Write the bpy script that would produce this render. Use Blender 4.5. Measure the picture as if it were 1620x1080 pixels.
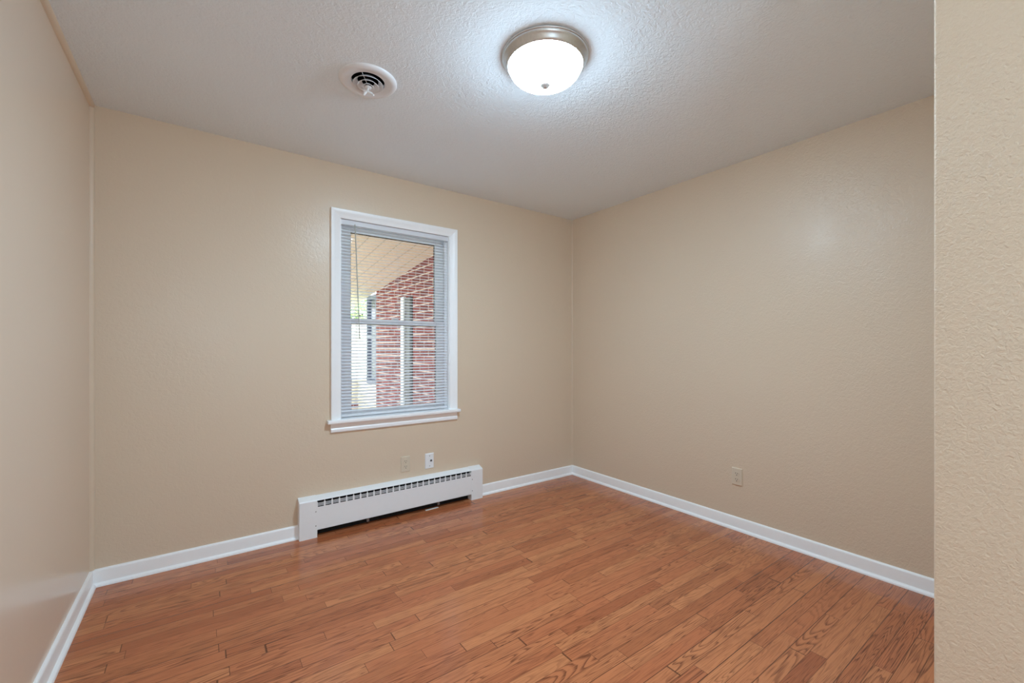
import bpy, bmesh, math, random
from mathutils import Vector, Matrix

for o in list(bpy.data.objects):
    bpy.data.objects.remove(o)
SC = bpy.context.scene
COL = SC.collection
random.seed(7)
PI = math.pi

# ------------------------------------------------------------------ camera
CAM_H = 1.205
FPX = 677.0
cam_d = bpy.data.cameras.new('camera')
cam_d.sensor_fit = 'HORIZONTAL'
cam_d.sensor_width = 36.0
cam_d.lens = 36.0 * FPX / 1620.0
cam_d.shift_y = 11.0 / 1620.0
cam_d.clip_start = 0.02
cam = bpy.data.objects.new('camera', cam_d)
COL.objects.link(cam)
cam.location = (0, 0, CAM_H)
cam.rotation_euler = (PI / 2, 0, -math.atan2(0.5857, 0.8105))
SC.camera = cam

# ------------------------------------------------------------------ world (bright overcast sky)
w = bpy.data.worlds.new('sky')
SC.world = w
w.use_nodes = True
bgn = w.node_tree.nodes['Background']
bgn.inputs['Color'].default_value = (0.93, 0.96, 1.0, 1)
bgn.inputs['Strength'].default_value = 4.0

LAMP_STRENGTH = 185.0      # frosted dome of the ceiling light
FILL_STRENGTH = 11.5     # added fill lamp behind the camera
LAMP_COLOR = (0.575, 0.81, 1.0, 1)

# ------------------------------------------------------------------ exposure
vs = SC.view_settings
vs.view_transform = 'Standard'
vs.look = 'None'
vs.exposure = 0.50
vs.gamma = 1.0
vs.use_curve_mapping = False
SC.cycles.diffuse_bounces = 8
SC.cycles.max_bounces = 14

# ------------------------------------------------------------------ room numbers (metres)
XL, XR = -0.461, 2.884        # left and right wall planes
YB, YF = 3.0, -2.4            # back wall, entry wall behind the camera
ZC = 2.438                    # ceiling
NX, NY = 1.2, 0.2024          # corner of the near wall on the right
LAMP = (1.175, 1.386)
VENT = (0.618, 1.988)


# ------------------------------------------------------------------ helpers
def srgb(r, g, b):
    def f(c):
        c /= 255.0
        return c / 12.92 if c <= 0.04045 else ((c + 0.055) / 1.055) ** 2.4
    return (f(r), f(g), f(b), 1.0)


class NT:
    """small helper around a material's node tree"""
    def __init__(self, name):
        self.m = bpy.data.materials.new(name)
        self.m.use_nodes = True
        self.t = self.m.node_tree
        self.b = self.t.nodes['Principled BSDF']

    def n(self, kind, **kw):
        nd = self.t.nodes.new(kind)
        for k, v in kw.items():
            setattr(nd, k, v)
        return nd

    def link(self, a, b):
        self.t.links.new(a, b)

    def put(self, sock, v):
        if hasattr(v, 'is_linked') or isinstance(v, bpy.types.NodeSocket):
            self.t.links.new(v, sock)
        else:
            sock.default_value = v

    def math(self, op, a, b=None, c=None, clamp=False):
        nd = self.n('ShaderNodeMath', operation=op, use_clamp=clamp)
        self.put(nd.inputs[0], a)
        if b is not None:
            self.put(nd.inputs[1], b)
        if c is not None:
            self.put(nd.inputs[2], c)
        return nd.outputs[0]

    def mix(self, fac, a, b, blend='MIX'):
        nd = self.n('ShaderNodeMix', data_type='RGBA', blend_type=blend)
        self.put(nd.inputs[0], fac)
        self.put(nd.inputs[6], a)
        self.put(nd.inputs[7], b)
        return nd.outputs[2]

    def ramp(self, fac, lo, hi, a=0.0, b=1.0, smooth=True):
        nd = self.n('ShaderNodeMapRange')
        nd.interpolation_type = 'SMOOTHSTEP' if smooth else 'LINEAR'
        nd.clamp = True
        self.put(nd.inputs['Value'], fac)
        nd.inputs['From Min'].default_value = lo
        nd.inputs['From Max'].default_value = hi
        nd.inputs['To Min'].default_value = a
        nd.inputs['To Max'].default_value = b
        return nd.outputs[0]

    def comb(self, x, y, z=0.0):
        nd = self.n('ShaderNodeCombineXYZ')
        for s, v in zip(nd.inputs, (x, y, z)):
            self.put(s, v)
        return nd.outputs[0]

    def noise(self, vec, scale, detail=2.0, rough=0.5, dist=0.0):
        nd = self.n('ShaderNodeTexNoise')
        self.link(vec, nd.inputs['Vector'])
        nd.inputs['Scale'].default_value = scale
        nd.inputs['Detail'].default_value = detail
        nd.inputs['Roughness'].default_value = rough
        nd.inputs['Distortion'].default_value = dist
        return nd.outputs[0]

    def obj(self):
        return self.n('ShaderNodeTexCoord').outputs['Object']

    def bump(self, h, strength, distance, normal=None):
        nd = self.n('ShaderNodeBump')
        nd.inputs['Strength'].default_value = strength
        nd.inputs['Distance'].default_value = distance
        self.link(h, nd.inputs['Height'])
        if normal is not None:
            self.link(normal, nd.inputs['Normal'])
        return nd.outputs[0]


def plain(name, col, rough=0.5, metal=0.0, spec=0.5, wear=0.03):
    """a plain paint, plastic or metal with a very slight mottling of its own"""
    k = NT(name)
    nz = k.noise(k.obj(), 35.0, 3.0)
    d = tuple(c * (1 - wear) for c in col[:3]) + (1,)
    k.link(k.mix(nz, d, col), k.b.inputs['Base Color'])
    k.link(k.ramp(nz, 0.2, 0.8, max(rough - 0.04, 0.02), rough + 0.04), k.b.inputs['Roughness'])
    k.b.inputs['Metallic'].default_value = metal
    k.b.inputs['Specular IOR Level'].default_value = spec
    return k.m


def paint_wall(name, col, rough, fine, broad, scale, spec=0.5, dist=1.2, strokes=0.0):
    k = NT(name)
    p = k.obj()
    n1 = k.noise(p, scale, 3.0, 0.55, dist)
    patch = k.ramp(k.noise(p, 2.3, 2.0), 0.35, 0.65, 0.55, 1.0)
    n2 = k.noise(p, 6.0, 1.5, 0.4, 0.0)
    # short trowel strokes: contour edges of a stretched noise
    st = k.noise(p, scale * 0.33, 4.0, 0.65, 2.0)
    st = k.ramp(st, 0.44, 0.62)
    h = k.math('ADD', k.math('MULTIPLY', n1, 0.8), k.math('MULTIPLY', st, strokes))
    h = k.math('MULTIPLY', h, patch)
    nb = k.bump(n2, 0.6, broad)
    nf = k.bump(h, 0.9, fine, nb)
    k.link(nf, k.b.inputs['Normal'])
    c2 = tuple(c * 0.975 for c in col[:3]) + (1,)
    k.link(k.mix(k.noise(p, 1.5, 3.0), c2, col), k.b.inputs['Base Color'])
    k.link(k.ramp(n2, 0.2, 0.8, rough - 0.04, rough + 0.06), k.b.inputs['Roughness'])
    k.b.inputs['Specular IOR Level'].default_value = spec
    return k.m


def oak_floor():
    k = NT('oak_strip_floor')
    sp = k.n('ShaderNodeSeparateXYZ')
    k.link(k.obj(), sp.inputs[0])
    X, Y = sp.outputs[0], sp.outputs[1]
    W = 0.0572
    v = k.math('DIVIDE', Y, W)
    row = k.math('FLOOR', v)
    fv = k.math('FRACT', v)
    wn = k.n('ShaderNodeTexWhiteNoise', noise_dimensions='1D')
    k.link(row, wn.inputs['W'])
    rr = wn.outputs['Value']
    L = k.math('MULTIPLY_ADD', rr, 0.35, 0.45)
    u = k.math('ADD', k.math('DIVIDE', X, L), k.math('MULTIPLY', rr, 91.7))
    u = k.math('ADD', u, k.math('MULTIPLY', k.math('SINE', k.math('MULTIPLY_ADD', u, 3.88, row)), 0.17))
    idx = k.math('FLOOR', u)
    fu = k.math('FRACT', u)
    w2 = k.n('ShaderNodeTexWhiteNoise', noise_dimensions='2D')
    k.link(k.comb(idx, row), w2.inputs['Vector'])
    rs = k.n('ShaderNodeSeparateColor')
    k.link(w2.outputs['Color'], rs.inputs[0])
    r, g, b = rs.outputs[0], rs.outputs[1], rs.outputs[2]
    # seams
    ey = k.math('MULTIPLY', k.math('MINIMUM', fv, k.math('SUBTRACT', 1.0, fv)), W)
    ex = k.math('MULTIPLY', k.math('MINIMUM', fu, k.math('SUBTRACT', 1.0, fu)), L)
    sy = k.ramp(ey, 0.0008, 0.0021, 1.0, 0.0)
    sx = k.ramp(ex, 0.0006, 0.0018, 1.0, 0.0)
    w3 = k.n('ShaderNodeTexWhiteNoise', noise_dimensions='1D')
    k.link(k.math('FLOOR', k.math('ADD', v, 0.5)), w3.inputs['W'])
    sy = k.math('MULTIPLY', sy, k.ramp(w3.outputs['Value'], 0.1, 1.0, 0.35, 1.0, False))
    seam = k.math('MAXIMUM', sy, k.math('MULTIPLY', sx, 0.8))
    # grain: contour lines of a stretched field, different in every strip
    ysc = k.ramp(g, 0.1, 0.9, 11.0, 34.0)
    gv = k.comb(k.math('MULTIPLY_ADD', r, 41.0, k.math('MULTIPLY', X, 1.25)),
                k.math('MULTIPLY_ADD', b, 57.0, k.math('MULTIPLY', Y, ysc)), k.math('MULTIPLY', g, 13.0))
    fld = k.noise(gv, 1.0, 2.2, 0.45, 0.35)
    ring = k.math('FRACT', k.math('MULTIPLY', fld, 19.0))
    ring = k.math('MULTIPLY', k.ramp(ring, 0.40, 0.88), k.ramp(ring, 0.90, 1.0, 1.0, 0.0))
    pv = k.comb(k.math('MULTIPLY_ADD', r, 11.0, k.math('MULTIPLY', X, 9.0)),
                k.math('MULTIPLY', Y, 420.0), k.math('MULTIPLY', b, 9.0))
    pore = k.ramp(k.noise(pv, 1.0, 3.0, 0.6), 0.50, 0.72)
    ringamt = k.ramp(b, 0.0, 1.0, 0.25, 0.95, False)
    lines = k.math('MULTIPLY', ring, ringamt)
    lines = k.math('MULTIPLY', lines, k.ramp(k.noise(pv, 0.7, 2.0), 0.3, 0.6, 0.45, 1.0))
    lines = k.math('ADD', k.math('MULTIPLY', lines, 0.85), k.math('MULTIPLY', pore, 0.48), clamp=True)
    # colour of the stained oak
    c = k.mix(r, srgb(*FLOOR_A), srgb(*FLOOR_B))
    c = k.mix(k.ramp(g, 0.72, 1.0, 0.0, 0.55), c, srgb(*FLOOR_C))
    blot = k.noise(k.comb(k.math('MULTIPLY', X, 3.0), k.math('MULTIPLY', Y, 6.0)), 1.0, 3.0, 0.55)
    c = k.mix(k.ramp(blot, 0.58, 0.78, 0.0, 0.5), c, srgb(*FLOOR_D))
    c = k.mix(lines, c, srgb(*FLOOR_LINE))
    c = k.mix(k.math('MULTIPLY', seam, 0.92), c, srgb(46, 22, 12))
    k.link(c, k.b.inputs['Base Color'])
    rgh = k.ramp(k.noise(k.comb(k.math('MULTIPLY', X, 4.0), k.math('MULTIPLY', Y, 9.0)), 1.0, 3.0), 0.3, 0.7, 0.15, 0.20)
    k.link(k.math('ADD', rgh, k.math('MULTIPLY', lines, 0.05)), k.b.inputs['Roughness'])
    h = k.math('SUBTRACT', k.math('MULTIPLY', k.math('SUBTRACT', 1.0, seam), 1.0), k.math('MULTIPLY', lines, 0.12))
    tilt = k.math('ADD', h, k.math('MULTIPLY', k.math('MULTIPLY', fv, k.math('SUBTRACT', g, 0.5)), 0.4))
    k.link(k.bump(tilt, 0.35, 0.0012), k.b.inputs['Normal'])
    k.b.inputs['Specular IOR Level'].default_value = 0.5
    return k.m


FLOOR_A = (201, 128, 84)
FLOOR_B = (185, 108, 70)
FLOOR_C = (160, 88, 54)
FLOOR_D = (128, 72, 46)
FLOOR_LINE = (94, 48, 29)


def brick_mat(axis):
    """axis: the horizontal world axis the courses run along (0 = X, 1 = Y)"""
    k = NT('red_brick')
    sp = k.n('ShaderNodeSeparateXYZ')
    k.link(k.obj(), sp.inputs[0])
    br = k.n('ShaderNodeTexBrick')
    k.link(k.comb(sp.outputs[axis], sp.outputs[2]), br.inputs['Vector'])
    br.inputs['Scale'].default_value = 1.0
    br.inputs['Brick Width'].default_value = 0.205
    br.inputs['Row Height'].default_value = 0.075
    br.inputs['Mortar Size'].default_value = 0.006
    br.inputs['Mortar Smooth'].default_value = 0.2
    br.inputs['Color1'].default_value = srgb(138, 58, 56)
    br.inputs['Color2'].default_value = srgb(108, 44, 43)
    br.inputs['Mortar'].default_value = srgb(226, 206, 202)
    nz = k.noise(k.obj(), 60.0, 4.0)
    k.link(k.mix(k.ramp(nz, 0.3, 0.7, 0.0, 0.25), br.outputs['Color'], srgb(96, 44, 42)), k.b.inputs['Base Color'])
    k.link(k.bump(br.outputs['Fac'], 0.6, -0.006), k.b.inputs['Normal'])
    k.b.inputs['Roughness'].default_value = 0.85
    return k.m


def board_mat(name, col, axis, width, rough=0.6):
    """painted boards with grooves at a spacing along one axis"""
    k = NT(name)
    sp = k.n('ShaderNodeSeparateXYZ')
    k.link(k.obj(), sp.inputs[0])
    f = k.math('FRACT', k.math('DIVIDE', sp.outputs[axis], width))
    gr = k.ramp(k.math('MINIMUM', f, k.math('SUBTRACT', 1.0, f)), 0.02, 0.06, 1.0, 0.0)
    d = tuple(c * 0.6 for c in col[:3]) + (1,)
    k.link(k.mix(k.math('MULTIPLY', gr, 0.7), col, d), k.b.inputs['Base Color'])
    k.link(k.bump(k.math('SUBTRACT', 1.0, gr), 0.6, 0.004), k.b.inputs['Normal'])
    k.b.inputs['Roughness'].default_value = rough
    return k.m


def glass_mat():
    k = NT('clear_glass')
    tr = k.n('ShaderNodeBsdfTransparent')
    tr.inputs['Color'].default_value = (0.96, 0.98, 0.975, 1)
    gl = k.n('ShaderNodeBsdfGlossy')
    gl.inputs['Roughness'].default_value = 0.02
    fr = k.n('ShaderNodeFresnel')
    fr.inputs['IOR'].default_value = 1.45
    mx = k.n('ShaderNodeMixShader')
    k.link(fr.outputs[0], mx.inputs[0])
    k.link(tr.outputs[0], mx.inputs[1])
    k.link(gl.outputs[0], mx.inputs[2])
    k.link(mx.outputs[0], k.t.nodes['Material Output'].inputs['Surface'])
    return k.m


def glow_mat(name, strength, fade=False):
    k = NT(name)
    k.b.inputs['Base Color'].default_value = (0.9, 0.9, 0.9, 1)
    k.b.inputs['Roughness'].default_value = 0.4
    nz = k.noise(k.obj(), 9.0, 2.0)
    k.link(k.mix(nz, LAMP_COLOR, (0.585, 0.815, 1.0, 1)), k.b.inputs['Emission Color'])
    if fade:
        # glow shaped by height: weaker at the rim to soften the ceiling pool
        sp = k.n('ShaderNodeSeparateXYZ')
        k.link(k.obj(), sp.inputs[0])
        k.link(k.ramp(sp.outputs[2], -0.116, -0.058, strength, strength * 0.085), k.b.inputs['Emission Strength'])
    else:
        k.b.inputs['Emission Strength'].default_value = strength
    return k.m


def nickel_mat():
    k = NT('brushed_nickel')
    k.b.inputs['Metallic'].default_value = 1.0
    nz = k.noise(k.obj(), 120.0, 3.0)
    k.link(k.mix(nz, srgb(196, 195, 192), srgb(214, 213, 210)), k.b.inputs['Base Color'])
    k.b.inputs['Roughness'].default_value = 0.34
    return k.m


def leaf_mat():
    k = NT('green_leaf')
    nz = k.noise(k.obj(), 3.0, 3.0)
    k.link(k.mix(nz, srgb(156, 184, 122), srgb(208, 224, 176)), k.b.inputs['Base Color'])
    k.b.inputs['Roughness'].default_value = 0.6
    return k.m


def lawn_mat():
    k = NT('lawn')
    nz = k.noise(k.obj(), 6.0, 5.0)
    k.link(k.mix(nz, srgb(130, 160, 96), srgb(196, 208, 156)), k.b.inputs['Base Color'])
    k.b.inputs['Roughness'].default_value = 0.9
    return k.m


# ---- mesh builders
def box(bm, x0, x1, y0, y1, z0, z1, bev=0.0, seg=2):
    vs_ = [bm.verts.new(p) for p in ((x0, y0, z0), (x1, y0, z0), (x1, y1, z0), (x0, y1, z0),
                                     (x0, y0, z1), (x1, y0, z1), (x1, y1, z1), (x0, y1, z1))]
    fs = [bm.faces.new([vs_[i] for i in f]) for f in ((3, 2, 1, 0), (4, 5, 6, 7), (0, 1, 5, 4), (1, 2, 6, 5), (2, 3, 7, 6), (3, 0, 4, 7))]
    if bev > 0:
        es = list({e for f in fs for e in f.edges})
        bmesh.ops.bevel(bm, geom=es, offset=bev, segments=seg, affect='EDGES', profile=0.5)
    return bm


def boxes(*specs):
    bm = bmesh.new()
    for s in specs:
        box(bm, *s)
    return bm


def lathe(profile, seg=64, close=False):
    """profile: list of (r, z); spun round Z"""
    bm = bmesh.new()
    rings = []
    for r, z in profile:
        if r < 1e-6:
            rings.append([bm.verts.new((0, 0, z))])
        else:
            rings.append([bm.verts.new((r * math.cos(2 * PI * i / seg), r * math.sin(2 * PI * i / seg), z)) for i in range(seg)])
    pairs = list(zip(rings, rings[1:]))
    if close:
        pairs.append((rings[-1], rings[0]))
    for a, b in pairs:
        for i in range(seg):
            j = (i + 1) % seg
            if len(a) == 1 and len(b) == 1:
                continue
            if len(a) == 1:
                bm.faces.new((a[0], b[j], b[i]))
            elif len(b) == 1:
                bm.faces.new((a[i], a[j], b[0]))
            else:
                bm.faces.new((a[i], a[j], b[j], b[i]))
    bmesh.ops.recalc_face_normals(bm, faces=bm.faces)
    return bm


def prism(profile, axis, a0, a1):
    """closed 2-D profile extruded along an axis. axis 'x': profile is (y,z); 'y': (x,z); 'z': (x,y)"""
    bm = bmesh.new()

    def P(u, v, a):
        return {'x': (a, u, v), 'y': (u, a, v), 'z': (u, v, a)}[axis]
    A = [bm.verts.new(P(u, v, a0)) for u, v in profile]
    B = [bm.verts.new(P(u, v, a1)) for u, v in profile]
    n = len(profile)
    for i in range(n):
        j = (i + 1) % n
        bm.faces.new((A[i], A[j], B[j], B[i]))
    bm.faces.new(A)
    bm.faces.new(B)
    bmesh.ops.recalc_face_normals(bm, faces=bm.faces)
    return bm


def tube(bm, pts, r, seg=8):
    pts = [Vector(p) for p in pts]
    rings = []
    for i, p in enumerate(pts):
        d = (pts[min(i + 1, len(pts) - 1)] - pts[max(i - 1, 0)]).normalized()
        up = Vector((0, 0, 1)) if abs(d.z) < 0.9 else Vector((1, 0, 0))
        u = d.cross(up).normalized()
        v = d.cross(u).normalized()
        rr = r[i] if isinstance(r, (list, tuple)) else r
        rings.append([bm.verts.new(p + (u * math.cos(2 * PI * k / seg) + v * math.sin(2 * PI * k / seg)) * rr) for k in range(seg)])
    for a, b in zip(rings, rings[1:]):
        for k in range(seg):
            bm.faces.new((a[k], a[(k + 1) % seg], b[(k + 1) % seg], b[k]))
    bm.faces.new(rings[0])
    bm.faces.new(rings[-1])
    bmesh.ops.recalc_face_normals(bm, faces=bm.faces)
    return bm


def link_mesh(name, bm, mat, parent=None, loc=(0, 0, 0), smooth=None):
    me = bpy.data.meshes.new(name)
    bm.to_mesh(me)
    bm.free()
    o = bpy.data.objects.new(name, me)
    me.materials.append(mat)
    COL.objects.link(o)
    o.location = loc
    if parent is not None:
        o.parent = parent
    if smooth is not None:
        for p in me.polygons:
            p.use_smooth = True
        me.set_sharp_from_angle(angle=math.radians(smooth))
    return o


def tag(o, label, cat, kind=None, group=None):
    o['label'] = label
    o['category'] = cat
    if kind:
        o['kind'] = kind
    if group:
        o['group'] = group
    return o


def thing(name, label, cat, loc=(0, 0, 0), rz=0.0, group=None, kind=None):
    o = bpy.data.objects.new(name, None)
    o.empty_display_size = 0.05
    COL.objects.link(o)
    o.location = loc
    o.rotation_euler = (0, 0, rz)
    return tag(o, label, cat, kind, group)


# ------------------------------------------------------------------ materials
TAN = srgb(219, 200, 177)
M_back = paint_wall('tan_wall_paint', TAN, 0.33, 0.0018, 0.0022, 48.0, 0.45)
M_right = paint_wall('tan_wall_paint_stippled', TAN, 0.33, 0.0034, 0.0018, 70.0, 0.45)
M_near = paint_wall('tan_wall_paint_rough', TAN, 0.45, 0.0050, 0.0030, 125.0, 0.35, 0.6, 0.10)
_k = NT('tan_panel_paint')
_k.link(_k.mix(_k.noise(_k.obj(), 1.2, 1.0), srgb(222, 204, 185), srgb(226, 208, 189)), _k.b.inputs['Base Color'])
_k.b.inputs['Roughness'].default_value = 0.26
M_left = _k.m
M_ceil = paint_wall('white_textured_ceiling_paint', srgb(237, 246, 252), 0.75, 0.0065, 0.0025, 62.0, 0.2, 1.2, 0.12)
M_floor = oak_floor()
M_trim = plain('white_gloss_trim', srgb(249, 250, 251), 0.34)
M_tantrim = plain('tan_trim_paint', TAN, 0.35)
M_heater = plain('white_enamel', srgb(241, 243, 245), 0.38)
M_dark = plain('heater_shade_black', srgb(16, 14, 13), 0.8)  # near-black colour stands in for the shade inside the heater
M_fin = plain('dark_fins', srgb(48, 46, 44), 0.7, 0.3)  # fins coloured an even dark grey
M_copper = plain('aged_copper', srgb(110, 74, 52), 0.5, 0.8)
M_screw = plain('steel_screw', srgb(150, 150, 152), 0.4, 0.8)
M_plate = plain('tan_painted_plastic', srgb(216, 202, 181), 0.35)
M_white = plain('white_plastic', srgb(238, 240, 242), 0.35)
M_slot = plain('dark_slot', srgb(40, 32, 26), 0.7)
M_vent = plain('white_enamel_vent', srgb(232, 233, 235), 0.4)
M_duct = plain('duct_shade_black', srgb(12, 12, 12), 0.8)  # black colour stands in for the dark inside the duct
M_nickel = nickel_mat()
M_glow = glow_mat('lit_frosted_glass', LAMP_STRENGTH, True)
M_fill = glow_mat('fill_globe_glow', FILL_STRENGTH)
M_slat = plain('white_vinyl_slat', srgb(244, 246, 250), 0.4)
_t = M_slat.node_tree
_tl = _t.nodes.new('ShaderNodeBsdfTranslucent')
_tl.inputs['Color'].default_value = srgb(246, 247, 250)
_mx = _t.nodes.new('ShaderNodeMixShader')
_mx.inputs[0].default_value = 0.3
_t.links.new(_t.nodes['Principled BSDF'].outputs[0], _mx.inputs[1])
_t.links.new(_tl.outputs[0], _mx.inputs[2])
_t.links.new(_mx.outputs[0], _t.nodes['Material Output'].inputs['Surface'])
M_cord = plain('white_cord', srgb(225, 226, 228), 0.7)
M_wand = plain('clear_grey_wand', srgb(176, 178, 172), 0.25)
M_sash = plain('white_vinyl_sash', srgb(244, 246, 249), 0.4)
M_gasket = plain('black_gasket', srgb(30, 30, 34), 0.7)
M_glass = glass_mat()
M_brickY = brick_mat(1)
M_brickX = brick_mat(0)
M_porch = board_mat('beige_porch_boards', srgb(236, 216, 204), 0, 0.14)
M_siding = board_mat('cream_lap_siding', srgb(240, 236, 220), 2, 0.11)
M_blue = plain('blue_grey_paint', srgb(120, 130, 152), 0.5)
M_bluepane = plain('dark_blue_pane', srgb(60, 74, 104), 0.15)
M_alum = plain('white_aluminium', srgb(225, 234, 242), 0.4)
M_conc = plain('porch_concrete', srgb(190, 184, 174), 0.8, wear=0.12)
M_leaf = leaf_mat()
M_bark = plain('bark', srgb(104, 84, 68), 0.9, wear=0.3)
M_lawn = lawn_mat()
M_paper = plain('white_paper', srgb(226, 224, 218), 0.8)

# ------------------------------------------------------------------ room shell
T = 0.14
o = link_mesh('floor', boxes((XL - T, XR + T, YF - T, YB + T, -0.12, 0.0)), M_floor)
tag(o, 'orange-brown oak strip floor with dark seams', 'floor', 'structure')

# ceiling with a round duct hole
bm = bmesh.new()
hr = 0.076
oc = [bm.verts.new(p) for p in ((XL - T, YF - T, ZC), (XR + T, YF - T, ZC), (XR + T, YB + T, ZC), (XL - T, YB + T, ZC))]
ic = [bm.verts.new((VENT[0] + hr * math.cos(2 * PI * i / 40), VENT[1] + hr * math.sin(2 * PI * i / 40), ZC)) for i in range(40)]
eds = [bm.edges.new((a, b)) for a, b in zip(oc, oc[1:] + oc[:1])] + [bm.edges.new((a, b)) for a, b in zip(ic, ic[1:] + ic[:1])]
bmesh.ops.triangle_fill(bm, edges=eds, use_beauty=True)
fl = [f for f in bm.faces]
r_ = bmesh.ops.extrude_face_region(bm, geom=fl)
for v in [g for g in r_['geom'] if isinstance(g, bmesh.types.BMVert)]:
    v.co.z += 0.12
bmesh.ops.recalc_face_normals(bm, faces=bm.faces)
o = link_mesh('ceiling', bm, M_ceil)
tag(o, 'white ceiling with a swirled plaster texture', 'ceiling', 'structure')

# back wall round the window opening
WX0, WX1, WZ0, WZ1 = 0.730, 1.580, 0.700, 2.100
o = link_mesh('wall_back', boxes((XL - T, WX0, YB, YB + T, 0, ZC), (WX1, XR + T, YB, YB + T, 0, ZC),
                                 (WX0, WX1, YB, YB + T, 0, WZ0), (WX0, WX1, YB, YB + T, WZ1, ZC)), M_back)
tag(o, 'tan painted wall that holds the window', 'wall', 'structure')
o = link_mesh('wall_right', boxes((XR, XR + T, YF - T, YB, 0, ZC)), M_right)
tag(o, 'tan painted wall on the right with the lamp glare', 'wall', 'structure')
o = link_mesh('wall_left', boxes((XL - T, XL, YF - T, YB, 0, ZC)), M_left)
tag(o, 'smooth glossy tan wall at the left edge of the photo', 'wall', 'structure')
bm = bmesh.new()
box(bm, NX, XR, YF, NY, 0, ZC)
ee = [e for e in bm.edges if all(abs(v.co.x - NX) < 1e-5 and abs(v.co.y - NY) < 1e-5 for v in e.verts)]
bmesh.ops.bevel(bm, geom=ee, offset=0.005, segments=4, affect='EDGES', profile=0.5)
o = link_mesh('wall_near', bm, M_near, smooth=40)
tag(o, 'rough textured tan wall close at the right edge', 'wall', 'structure')
o = link_mesh('wall_front', boxes((XL, NX, YF - T, YF, 0, ZC)), M_back)
tag(o, 'tan wall behind the viewer', 'wall', 'structure')


# baseboards: board with eased top and a quarter-round shoe
def base_profile():
    p = [(0, 0.0), (0.026, 0.0)]
    for i in range(1, 6):
        a = i / 6 * PI / 2
        p.append((0.012 + 0.014 * math.cos(a), 0.014 * math.sin(a) + 0.002))
    p += [(0.012, 0.018), (0.012, 0.074), (0.0105, 0.080), (0.006, 0.084), (0, 0.085)]
    return p


bp = base_profile()
HX0, HX1 = 0.488, 1.832        # heater
o = link_mesh('baseboard_back', prism([(YB - d, z) for d, z in bp], 'x', XL, HX0), M_trim, smooth=35)
tag(o, 'white baseboard along the back wall left of the heater', 'baseboard', 'structure')
o = link_mesh('baseboard_back_short', prism([(YB - d, z) for d, z in bp], 'x', HX1, XR), M_trim, smooth=35)
tag(o, 'white baseboard along the back wall right of the heater', 'baseboard', 'structure')
o = link_mesh('baseboard_left', prism([(XL + d, z) for d, z in bp], 'y', YF, YB - 0.0), M_trim, smooth=35)
tag(o, 'white baseboard along the left wall', 'baseboard', 'structure')
o = link_mesh('baseboard_right', prism([(XR - d, z) for d, z in bp], 'y', NY, YB), M_trim, smooth=35)
tag(o, 'white baseboard along the right wall', 'baseboard', 'structure')


def qround(r, n=5):
    return [(0, 0)] + [(r * math.cos(i / n * PI / 2), r * math.sin(i / n * PI / 2)) for i in range(n + 1)]


o = link_mesh('trim_1', prism([(XL + a, ZC - b) for a, b in qround(0.018)], 'y', YF, YB), M_tantrim, smooth=40)
tag(o, 'thin tan quarter-round trim between left wall and ceiling', 'trim', 'structure')
o = link_mesh('trim_2', prism([(XL + a, YB - b) for a, b in qround(0.018)], 'z', 0.085, ZC - 0.018), M_tantrim, smooth=40)
tag(o, 'thin upright tan quarter-round trim in the left corner', 'trim', 'structure')
o = link_mesh('trim_3', prism([(XR - a, YB - b) for a, b in qround(0.006)], 'z', 0.085, ZC), M_tantrim, smooth=40)
tag(o, 'hairline upright paint bead in the far right corner', 'trim', 'structure')

# ------------------------------------------------------------------ window
win = thing('window_1', 'white framed double-hung window in the back wall', 'window', (0, YB, 0), kind='structure')
JX0, JX1 = 0.752, 1.558         # jamb faces (local x is world x; local y = 0 at wall face)
CX0, CX1, CZ1 = 0.685, 1.626, 2.138
IX0, IX1, IZ1 = 0.746, 1.564, 2.078
STZ0, STZ1 = 0.708, 0.732


def casing_profile(wd):
    # (across from the inner edge, out from the wall)
    return [(0, 0), (0, 0.010), (0.006, 0.013), (wd * 0.55, 0.016), (wd * 0.72, 0.0205), (wd - 0.003, 0.0215), (wd, 0.018), (wd, 0)]


bm = bmesh.new()
wdL, wdR, wdT = IX0 - CX0, CX1 - IX1, CZ1 - IZ1


def mitred(bm, prof_pts, place0, place1):
    A = [bm.verts.new(place0(a, h)) for a, h in prof_pts]
    B = [bm.verts.new(place1(a, h)) for a, h in prof_pts]
    n = len(A)
    for i in range(n):
        j = (i + 1) % n
        bm.faces.new((A[i], A[j], B[j], B[i]))
    bm.faces.new(A)
    bm.faces.new(B)


mitred(bm, casing_profile(wdL), lambda a, h: (IX0 - a, -h, STZ1), lambda a, h: (IX0 - a, -h, IZ1 + a * wdT / wdL))
mitred(bm, casing_profile(wdR), lambda a, h: (IX1 + a, -h, STZ1), lambda a, h: (IX1 + a, -h, IZ1 + a * wdT / wdR))
mitred(bm, casing_profile(wdT), lambda a, h: (IX0 - a * wdL / wdT, -h, IZ1 + a), lambda a, h: (IX1 + a * wdR / wdT, -h, IZ1 + a))
bmesh.ops.recalc_face_normals(bm, faces=bm.faces)
link_mesh('casing', bm, M_trim, win, smooth=25)
bm = bmesh.new()
box(bm, 0.660, 1.642, -0.046, 0.0, STZ0, STZ1, 0.005)
box(bm, WX0, WX1, -0.001, 0.06, STZ0, STZ1)
link_mesh('window_sill', bm, M_trim, win, smooth=35)
link_mesh('apron', prism([(0, 0.645), (-0.010, 0.645), (-0.016, 0.652), (-0.017, 0.668), (-0.013, 0.676), (-0.013, 0.700), (-0.016, STZ0), (0, STZ0)], 'x', CX0, CX1), M_trim, win, smooth=25)
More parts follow.
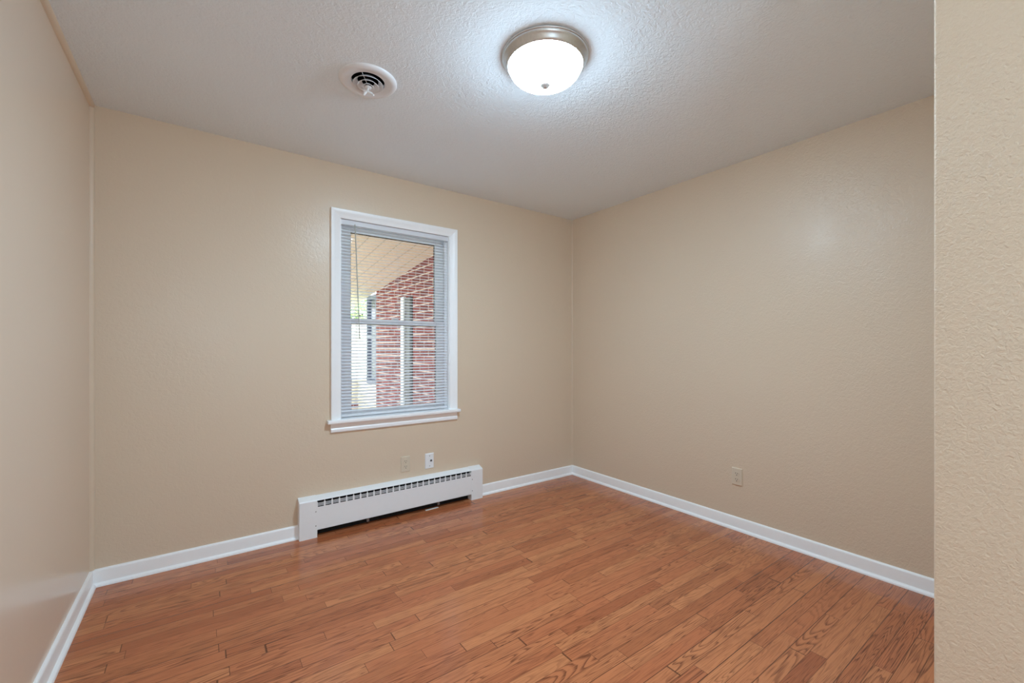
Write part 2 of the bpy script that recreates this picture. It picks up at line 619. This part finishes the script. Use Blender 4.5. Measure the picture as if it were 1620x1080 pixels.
link_mesh('jamb', boxes((WX0, JX0, 0.0, T, STZ1, WZ1), (JX1, WX1, 0.0, T, STZ1, WZ1), (JX0, JX1, 0.0, T, IZ1 + 0.002, WZ1),
                        (WX0, WX1, 0.06, T + 0.03, STZ0 - 0.008, STZ1 - 0.002)), M_trim, win)
link_mesh('stop', boxes((JX0, JX0 + 0.018, 0.044, 0.056, STZ1, IZ1), (JX1 - 0.018, JX1, 0.044, 0.056, STZ1, IZ1)), M_trim, win)


def sash(x0, x1, z0, z1, y0, y1, gx0, gx1, gz0, gz1, label):
    s = link_mesh('sash', boxes((x0, gx0, y0, y1, z0, z1, 0.003), (gx1, x1, y0, y1, z0, z1, 0.003),
                                (gx0, gx1, y0, y1, z0, gz0, 0.003), (gx0, gx1, y0, y1, gz1, z1, 0.003)), M_sash, win)
    s['label'] = label
    ym = (y0 + y1) / 2
    link_mesh('pane', boxes((gx0 - 0.002, gx1 + 0.002, ym - 0.002, ym + 0.002, gz0 - 0.002, gz1 + 0.002)), M_glass, s)
    g = 0.003
    gk = link_mesh('gasket', boxes((gx0, gx0 + g, ym - 0.006, ym + 0.006, gz0, gz1), (gx1 - g, gx1, ym - 0.006, ym + 0.006, gz0, gz1),
                                   (gx0, gx1, ym - 0.006, ym + 0.006, gz1 - g, gz1)), M_gasket, s)
    gk['label'] = 'thin black gasket'
    return s


sash(JX0, JX1, 1.375, IZ1, 0.092, 0.122, 0.840, 1.484, 1.412, 2.018, 'upper white sash')
sash(JX0, JX1, STZ1, 1.415, 0.058, 0.088, 0.836, 1.480, 0.782, 1.378, 'lower white sash')
lk = link_mesh('sash_lock', boxes((1.13, 1.18, 0.070, 0.088, 1.415, 1.424, 0.003), (1.145, 1.165, 0.058, 0.074, 1.424, 1.432, 0.002)), M_sash, win)

# ------------------------------------------------------------------ mini blind
BX0, BX1 = 0.757, 1.552
bl = thing('window_blind', 'white mini blind with open slats hanging in the window', 'blind', (0, YB, 0))
BYC = 0.024
link_mesh('head_rail', boxes((BX0, BX1, 0.008, 0.038, 2.044, 2.0775, 0.002)), M_slat, bl)
for sx in (BX0 - 0.0035, BX1 - 0.0005):
    link_mesh('end_bracket', boxes((sx, sx + 0.004, 0.004, 0.040, 2.040, 2.078, 0.001)), M_white, bl)
# one slat: crowned, slightly tilted
pitch = 0.0215
SW = 0.0253
tilt = math.radians(19.0)
sl_me = None
zs = []
z = 2.028
while z > 0.776:
    zs.append(z)
    z -= pitch
bm = bmesh.new()
nseg = 6
top0, top1, bot0, bot1 = [], [], [], []
for i in range(nseg + 1):
    s = i / nseg * 2 - 1
    yy = s * SW / 2
    zz = 0.0016 * (1 - s * s)
    y_ = yy * math.cos(tilt) - zz * math.sin(tilt)
    z_ = yy * math.sin(tilt) + zz * math.cos(tilt)
    top0.append(bm.verts.new((BX0 + 0.002, BYC + y_, z_ + 0.00025)))
    top1.append(bm.verts.new((BX1 - 0.002, BYC + y_, z_ + 0.00025)))
    bot0.append(bm.verts.new((BX0 + 0.002, BYC + y_, z_ - 0.00025)))
    bot1.append(bm.verts.new((BX1 - 0.002, BYC + y_, z_ - 0.00025)))
for i in range(nseg):
    bm.faces.new((top0[i], top0[i + 1], top1[i + 1], top1[i]))
    bm.faces.new((bot0[i], bot1[i], bot1[i + 1], bot0[i + 1]))
    bm.faces.new((top0[i], bot0[i], bot0[i + 1], top0[i + 1]))
    bm.faces.new((top1[i], top1[i + 1], bot1[i + 1], bot1[i]))
bm.faces.new((top0[0], top1[0], bot1[0], bot0[0]))
bm.faces.new((top0[-1], bot0[-1], bot1[-1], top1[-1]))
bmesh.ops.recalc_face_normals(bm, faces=bm.faces)
slat0 = link_mesh('slat', bm, M_slat, bl, (0, 0, zs[0]), smooth=40)
for zz in zs[1:]:
    c = slat0.copy()
    COL.objects.link(c)
    c.parent = bl
    c.location = (0, 0, zz)
link_mesh('bottom_rail', boxes((BX0 + 0.001, BX1 - 0.001, BYC - 0.0125, BYC + 0.0125, 0.742, 0.757, 0.003)), M_slat, bl)
for lx in (0.86, 1.155, 1.45):
    bm = bmesh.new()
    for dy in (-0.0135, 0.0135):
        tube(bm, [(lx, BYC + dy, 2.045), (lx, BYC + dy, 0.75)], 0.0007, 5)
    link_mesh('ladder_cord', bm, M_cord, bl)
bm = bmesh.new()
tube(bm, [(0.842, -0.004, 2.050), (0.842, -0.010, 2.02), (0.868, -0.022, 1.285)], 0.0035, 6)
tube(bm, [(0.868, -0.022, 1.285), (0.8682, -0.022, 1.270)], 0.005, 6)
wd = link_mesh('tilt_wand', bm, M_wand, bl, smooth=50)
wd['label'] = 'clear grey tilt wand'

# ------------------------------------------------------------------ baseboard heater
HD = 0.060
hx, hw = HX0, HX1 - HX0
ht = thing('baseboard_heater', 'long low white baseboard heater under the window', 'heater', (hx, YB, 0))
EC = 0.104
GX0, GX1 = EC, hw - EC
ZT, ZF, GZ1, GZ0, NZ = 0.255, 0.238, 0.233, 0.193, 0.046
# end caps: same section as the cover, a touch larger
sec = [(0, 0.0), (-HD, 0.0), (-HD, ZF - 0.004), (-HD + 0.004, ZF + 0.001), (-0.012, ZT - 0.001), (-0.006, ZT), (0, ZT)]
cp = [(y, z) for y, z in sec]
for x0, x1 in ((0, EC), (hw - EC, hw)):
    link_mesh('end_cap', prism(cp, 'x', x0, x1), M_heater, ht, smooth=30)
t_ = 0.0015
FY = -HD + 0.0025            # cover front sits just behind the caps
bm = boxes((GX0, GX1, FY, FY + t_, NZ, GZ0))
box(bm, GX0, GX1, FY, FY + 0.012, NZ, NZ + t_)
cov = [(FY, GZ1), (FY, ZF - 0.004), (FY + 0.004, ZF), (-0.012, ZT - 0.003), (0, ZT - 0.002), (0, ZT - 0.004), (-0.012, ZT - 0.005), (FY + 0.005, ZF - 0.002), (FY + t_, ZF - 0.005), (FY + t_, GZ1)]
pb = prism(cov, 'x', GX0, GX1)
tmp = bpy.data.meshes.new('tmp')
pb.to_mesh(tmp)
pb.free()
bm.from_mesh(tmp)
bpy.data.meshes.remove(tmp)
link_mesh('front_panel', bm, M_heater, ht)
# grille: 25 groups of louvred slits
bm = bmesh.new()
ng = 25
pg = (GX1 - GX0) / ng
for i in range(ng + 1):
    xc = GX0 + i * pg
    hwid = 0.0052 if 0 < i < ng else 0.004
    box(bm, max(xc - hwid, GX0), min(xc + hwid, GX1), FY, FY + t_, GZ0, GZ1 - 0.010)
hh = GZ1 - 0.010 - GZ0
for j in range(1, 4):
    zc = GZ0 + hh * j / 4 + 0.001
    box(bm, GX0, GX1, FY - 0.0015, FY + 0.003, zc - 0.0011, zc + 0.0011)
for i in range(0, ng + 1):
    xc = GX0 + i * pg
    if 0 < i < ng:
        box(bm, xc - 0.0015, xc + 0.0015, FY, FY + t_, GZ1 - 0.010, GZ1)
gr = link_mesh('grille', bm, M_heater, ht)
link_mesh('back_plate', boxes((GX0, GX1, -0.003, -0.0005, 0.0, ZT - 0.006)), M_dark, ht)  # black down to the floor, painting the shade under the cover
bm = bmesh.new()
tube(bm, [(0.02, -0.03, 0.115), (hw - 0.02, -0.03, 0.115)], 0.011, 10)
link_mesh('pipe', bm, M_copper, ht, smooth=50)
bm = bmesh.new()
xx = GX0 + 0.03
while xx < GX1 - 0.03:
    box(bm, xx, xx + 0.0008, -0.052, -0.008, 0.09, 0.145)
    xx += 0.012
link_mesh('heating_fins', bm, M_fin, ht)
link_mesh('damper', prism([(-0.052, 0.190), (-0.010, 0.222), (-0.010, 0.2235), (-0.052, 0.1915)], 'x', GX0, GX1), M_dark, ht)
for bxx in (0.42, 0.95):
    link_mesh('hanger_bracket', boxes((bxx, bxx + 0.016, -0.050, -0.003, 0.030, 0.034), (bxx, bxx + 0.016, -0.052, -0.048, 0.022, 0.060)), M_screw, ht)
for (sx, sz) in ((EC - 0.008, 0.165), (EC - 0.008, 0.075), (hw - EC + 0.008, 0.075), (hw - EC + 0.008, 0.165)):
    b_ = lathe([(0, 0.0016), (0.0028, 0.0012), (0.0038, 0.0)], 12)
    bmesh.ops.rotate(b_, verts=b_.verts, cent=(0, 0, 0), matrix=Matrix.Rotation(PI / 2, 3, 'X'))
    link_mesh('screw', b_, M_screw, ht, (sx, -HD, sz), smooth=40)
# scrap on the floor beneath
bm = boxes((-0.052, 0.052, -0.008, 0.008, 0.0, 0.003))
o = link_mesh('paper_strip', bm, M_paper, None, (1.395, YB - 0.042, 0.0))
o.rotation_euler = (0, 0, math.radians(3))
tag(o, 'small white strip lying on the floor under the heater', 'scrap')


# ------------------------------------------------------------------ wall plates (built facing -Y, base at plate bottom)
def plate_bm(w_, h_, d=0.0075):
    bm = bmesh.new()
    A = [(-w_ / 2, 0, 0), (w_ / 2, 0, 0), (w_ / 2, 0, h_), (-w_ / 2, 0, h_)]
    e = 0.004
    Bv = [(-w_ / 2 + e, -d, e), (w_ / 2 - e, -d, e), (w_ / 2 - e, -d, h_ - e), (-w_ / 2 + e, -d, h_ - e)]
    M_ = [(x * 1.0, -d * 0.45, zz) for x, y, zz in A]
    loops = [[bm.verts.new(p) for p in l] for l in (A, M_, Bv)]
    for a, b in zip(loops, loops[1:]):
        for i in range(4):
            j = (i + 1) % 4
            bm.faces.new((a[i], a[j], b[j], b[i]))
    bm.faces.new(loops[-1])
    bm.faces.new(loops[0])
    bmesh.ops.recalc_face_normals(bm, faces=bm.faces)
    return bm


def disc_y(r, depth, seg=16):
    b_ = lathe([(0, depth), (r * 0.8, depth), (r, depth * 0.5), (r, 0)], seg)
    bmesh.ops.rotate(b_, verts=b_.verts, cent=(0, 0, 0), matrix=Matrix.Rotation(PI / 2, 3, 'X'))
    return b_


def receptacle_bm():
    # round face flattened at the top and bottom
    pts = []
    R_, cut = 0.0172, 0.0135
    for i in range(32):
        a = 2 * PI * i / 32
        pts.append((R_ * math.cos(a), max(-cut, min(cut, R_ * math.sin(a)))))
    return prism(pts, 'y', -0.0105, -0.001)


def outlet(label, loc, rz):
    t = thing('wall_outlet', label, 'outlet', loc, rz)
    w_, h_ = 0.070, 0.114
    link_mesh('cover_plate', plate_bm(w_, h_), M_plate, t)
    for zc in (h_ / 2 + 0.0195, h_ / 2 - 0.0195):
        r = link_mesh('receptacle', receptacle_bm(), M_plate, t, (0, 0, zc))
        s = link_mesh('slot', boxes((-0.0075, -0.0050, -0.0108, -0.010, 0.000, 0.0085), (0.0050, 0.0075, -0.0108, -0.010, 0.0005, 0.0080),
                                    (-0.0025, 0.0025, -0.0108, -0.010, -0.0105, -0.0055)), M_slot, r)
        s['label'] = 'dark plug slots'
    link_mesh('screw', disc_y(0.0032, 0.0012), M_plate, t, (0, -0.0075, h_ / 2))
    return t


outlet('tan duplex outlet beside the white jack plate above the heater', (1.203, YB, 0.302), 0)
outlet('tan duplex outlet low on the right wall', (XR, 1.430, 0.296), -PI / 2)

jk = thing('jack_plate', 'white phone jack wall plate above the heater', 'wall plate', (1.393, YB, 0.297))
link_mesh('cover_plate', plate_bm(0.070, 0.114), M_white, jk)
link_mesh('jack', boxes((0.004, 0.020, -0.0095, -0.004, 0.050, 0.066, 0.001)), plain('grey_jack', srgb(150, 150, 156), 0.5), jk)
s = link_mesh('port', boxes((0.006, 0.018, -0.0099, -0.009, 0.055, 0.064)), M_slot, jk)
s['label'] = 'dark jack opening'
for zc in (0.095, 0.019):
    s = link_mesh('screw', disc_y(0.0036, 0.0012), M_screw, jk, (0, -0.0075, zc))

# ------------------------------------------------------------------ ceiling light
def ceiling_lamp(label, x, y, glow):
    t = thing('ceiling_light', label, 'ceiling light', (x, y, ZC))
    pan = [(0.0, -0.001), (0.182, -0.001), (0.1845, -0.003), (0.1845, -0.008), (0.1825, -0.010), (0.181, -0.010), (0.180, -0.013),
           (0.1795, -0.016), (0.176, -0.019), (0.171, -0.026), (0.166, -0.034), (0.162, -0.040), (0.159, -0.042), (0.156, -0.040),
           (0.154, -0.025), (0.0, -0.022)]
    link_mesh('metal_pan', lathe(pan, 96), M_nickel, t, smooth=50)
    dome = []
    for i in range(15):
        a = i / 14 * PI / 2
        dome.append((0.1545 * math.cos(a) ** 0.98 if i < 14 else 0.0, -0.040 - 0.078 * math.sin(a)))
    d = link_mesh('glass_dome', lathe(dome, 96), glow, t, smooth=60)
    d['label'] = 'glowing frosted glass dome'
    fin = [(0.0, -0.116), (0.019, -0.117), (0.0205, -0.121), (0.018, -0.125), (0.012, -0.127), (0.010, -0.131), (0.005, -0.134), (0.0, -0.135)]
    link_mesh('finial', lathe(fin, 32), M_nickel, t, smooth=50)
    return t


ceiling_lamp('lit flush dome ceiling light with brushed nickel rim', LAMP[0], LAMP[1], M_glow)

fp = thing('added_fill_lamp', 'added fill lamp, a white glowing globe on a pole behind the viewer', 'lamp', (0.15, -1.15, 0.0))  # unseen fill light, added to brighten the near wall and ceiling
link_mesh('base', lathe([(0, 0), (0.14, 0), (0.14, 0.012), (0.13, 0.02), (0.02, 0.026), (0, 0.028)], 48), M_nickel, fp, smooth=40)
bm = bmesh.new()
tube(bm, [(0, 0, 0.02), (0, 0, 1.20)], 0.012, 12)
link_mesh('pole', bm, M_nickel, fp, smooth=60)
link_mesh('fill_globe', lathe([(0.28 * math.sin(i / 24 * PI) if 0 < i < 24 else 0.0, 1.45 - 0.28 * math.cos(i / 24 * PI)) for i in range(25)], 48), M_fill, fp, smooth=60)

# ------------------------------------------------------------------ ceiling vent
vt = thing('ceiling_vent', 'round white ceiling vent with concentric louvres left of the light', 'vent', (VENT[0], VENT[1], ZC))
fl_ = [(0.128, 0.0), (0.128, -0.004), (0.122, -0.010), (0.112, -0.013), (0.100, -0.012), (0.088, -0.007), (0.080, -0.005), (0.076, -0.007), (0.0735, -0.006), (0.0735, 0.010), (0.0755, 0.010), (0.0755, 0.0)]
link_mesh('flange', lathe(fl_, 72), M_vent, vt, smooth=50)
dk = link_mesh('duct', lathe([(0.0755, 0.001), (0.0755, 0.119), (0.0, 0.119)], 40), M_duct, vt, smooth=50)


def cone(r0, z0, r1, z1, th=0.0012):
    return lathe([(r0, z0), (r1, z1), (r1 + 0.001, z1 + th), (r0, z0 + th)], 64, True)


link_mesh('louvre_ring', cone(0.046, 0.000, 0.066, -0.019), M_vent, vt, smooth=40)
link_mesh('louvre_ring', cone(0.027, -0.008, 0.047, -0.026), M_vent, vt, smooth=40)
link_mesh('louvre_ring', cone(0.012, -0.018, 0.026, -0.030), M_vent, vt, smooth=40)
link_mesh('centre_cap', lathe([(0, -0.024), (0.013, -0.026), (0.016, -0.031), (0.012, -0.034), (0, -0.035)], 32), M_vent, vt, smooth=50)
bm = bmesh.new()
for a in (0.35, 0.35 + 2 * PI / 3, 0.35 + 4 * PI / 3):
    ca, sa = math.cos(a - 2.6), math.sin(a - 2.6)
    tube(bm, [(0.012 * ca, 0.012 * sa, -0.020), (0.074 * ca, 0.074 * sa, -0.003)], 0.0014, 6)
link_mesh('spoke', bm, M_vent, vt)
bm = bmesh.new()
tube(bm, [(0, 0, -0.032), (0, 0, -0.050)], 0.0028, 8)
tube(bm, [(-0.004, 0.004, -0.046), (0.002, 0.002, -0.052), (0.012, -0.006, -0.056), (0.022, -0.014, -0.066)], [0.005, 0.0075, 0.006, 0.0035], 8)
tube(bm, [(0.0, 0.0, -0.048), (-0.012, 0.008, -0.056), (-0.016, 0.012, -0.066)], [0.004, 0.006, 0.004], 8)
kn = link_mesh('damper_knob', bm, M_white, vt, smooth=60)

# ------------------------------------------------------------------ outside: porch, brick wing, yard
PX = 1.8                       # face of the brick wing
o = link_mesh('wall_porch', boxes((PX, PX + 0.25, YB + T + 0.01, 5.46, -0.3, 2.6)), M_brickY)
tag(o, 'red brick wing wall seen through the window', 'wall', 'structure')


def porch_z(y):
    return 2.185 - 0.105 * (y - 3.05)


bm = prism([(YB + T + 0.01, porch_z(3.15)), (6.6, porch_z(6.6)), (6.6, porch_z(6.6) + 0.1), (YB + T + 0.01, porch_z(3.15) + 0.1)], 'x', -1.6, PX)
o = link_mesh('ceiling_porch', bm, M_porch)
tag(o, 'sloping beige board ceiling of the porch outside', 'ceiling', 'structure')
o = link_mesh('floor_porch', boxes((-1.6, PX, YB + T + 0.01, 6.6, -0.35, 0.05)), M_conc)
tag(o, 'concrete porch floor outside the window', 'floor', 'structure')
o = link_mesh('ground', boxes((-14, 16, 3.3, 30, -0.6, -0.40)), M_lawn)
tag(o, 'pale green lawn beyond the porch', 'lawn', 'structure')

pw = thing('porch_rail_wall', 'low cream sided porch wall on a brick base outside', 'porch wall', (0.0, 6.3, 0.05))
link_mesh('siding', boxes((0.5, 2.6, 0.0, 0.12, 0.36, 0.70)), M_siding, pw)
link_mesh('brick_base', boxes((0.5, 2.6, -0.02, 0.14, 0.0, 0.36)), M_brickX, pw)
link_mesh('cap', boxes((0.48, 2.62, -0.03, 0.15, 0.70, 0.73, 0.006)), M_alum, pw)

o = link_mesh('wall_porch_end', boxes((PX + 0.01, PX + 0.2, 5.47, 6.29, -0.3, 0.735)), M_siding)
tag(o, 'short cream sided wall beyond the brick wing', 'wall', 'structure')

sh = thing('porch_window', 'blue-grey framed window unit beyond the brick wing', 'window unit', (PX, 5.465, 0.735))
link_mesh('frame', boxes((0.0, 0.07, 0.0, 0.04, 0, 1.17, 0.004), (0.0, 0.07, 0.36, 0.40, 0, 1.17, 0.004), (0.0, 0.07, 0.04, 0.36, 0, 0.05), (0.0, 0.07, 0.04, 0.36, 1.12, 1.17),
                          (0.0, 0.07, 0.04, 0.36, 0.60, 0.64)), M_blue, sh)
s = link_mesh('pane', boxes((0.03, 0.04, 0.04, 0.36, 0.05, 0.60), (0.03, 0.04, 0.04, 0.36, 0.64, 1.12)), M_bluepane, sh)

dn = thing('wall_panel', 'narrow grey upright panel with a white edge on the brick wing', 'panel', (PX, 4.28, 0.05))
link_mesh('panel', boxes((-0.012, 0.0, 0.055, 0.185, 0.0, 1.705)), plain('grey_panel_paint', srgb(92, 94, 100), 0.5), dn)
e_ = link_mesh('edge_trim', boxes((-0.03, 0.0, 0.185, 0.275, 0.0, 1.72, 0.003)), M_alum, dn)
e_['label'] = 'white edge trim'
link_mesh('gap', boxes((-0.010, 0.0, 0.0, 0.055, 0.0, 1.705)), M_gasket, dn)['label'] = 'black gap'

fe = thing('fence', 'pale cream board fence across the yard', 'fence', (3.0, 11.0, -0.4))
link_mesh('boards', boxes((-3.0, 3.0, 0.0, 0.03, 0.05, 2.30)), board_mat('cream_fence_boards', srgb(240, 236, 222), 0, 0.14), fe)
for px_ in (-2.9, -1.0, 1.0, 2.9):
    link_mesh('post', boxes((px_ - 0.05, px_ + 0.05, 0.03, 0.13, 0.0, 2.4)), M_alum, fe)
link_mesh('rail', boxes((-3.0, 3.0, 0.03, 0.07, 0.4, 0.5), (-3.0, 3.0, 0.03, 0.07, 1.6, 1.7)), M_alum, fe)

# a tree in the yard
tr = thing('tree', 'pale green leafy tree in the yard beyond the porch', 'tree', (3.6, 13.8, -0.4))
bm = bmesh.new()
tube(bm, [(0, 0, 0), (0.05, 0, 0.8), (0.0, 0.05, 1.6), (0.05, 0, 2.6)], [0.16, 0.13, 0.11, 0.06], 10)
for k_ in range(6):
    a = k_ * 1.05
    tube(bm, [(0.03, 0.02, 1.1 + 0.2 * k_), (0.5 * math.cos(a), 0.5 * math.sin(a), 1.6 + 0.2 * k_), (0.95 * math.cos(a), 0.95 * math.sin(a), 2.0 + 0.15 * k_)], [0.05, 0.035, 0.015], 6)
link_mesh('trunk', bm, M_bark, tr, smooth=60)
bm = bmesh.new()
for i in range(5200):
    while True:
        p = Vector((random.uniform(-1, 1), random.uniform(-1, 1), random.uniform(-1, 1)))
        if 0.25 < p.length < 1 and random.random() < p.length:
            break
    p = Vector((p.x * 1.7, p.y * 1.5, p.z * 1.25 + 2.0))
    u = Vector((random.gauss(0, 1), random.gauss(0, 1), random.gauss(0, 1))).normalized()
    v = u.cross(Vector((random.gauss(0, 1), random.gauss(0, 1), random.gauss(0, 1)))).normalized()
    s_ = random.uniform(0.05, 0.10)
    bm.faces.new([bm.verts.new(p + u * s_), bm.verts.new(p + v * s_ * 0.5), bm.verts.new(p - u * s_), bm.verts.new(p - v * s_ * 0.5)])
link_mesh('foliage', bm, M_leaf, tr)
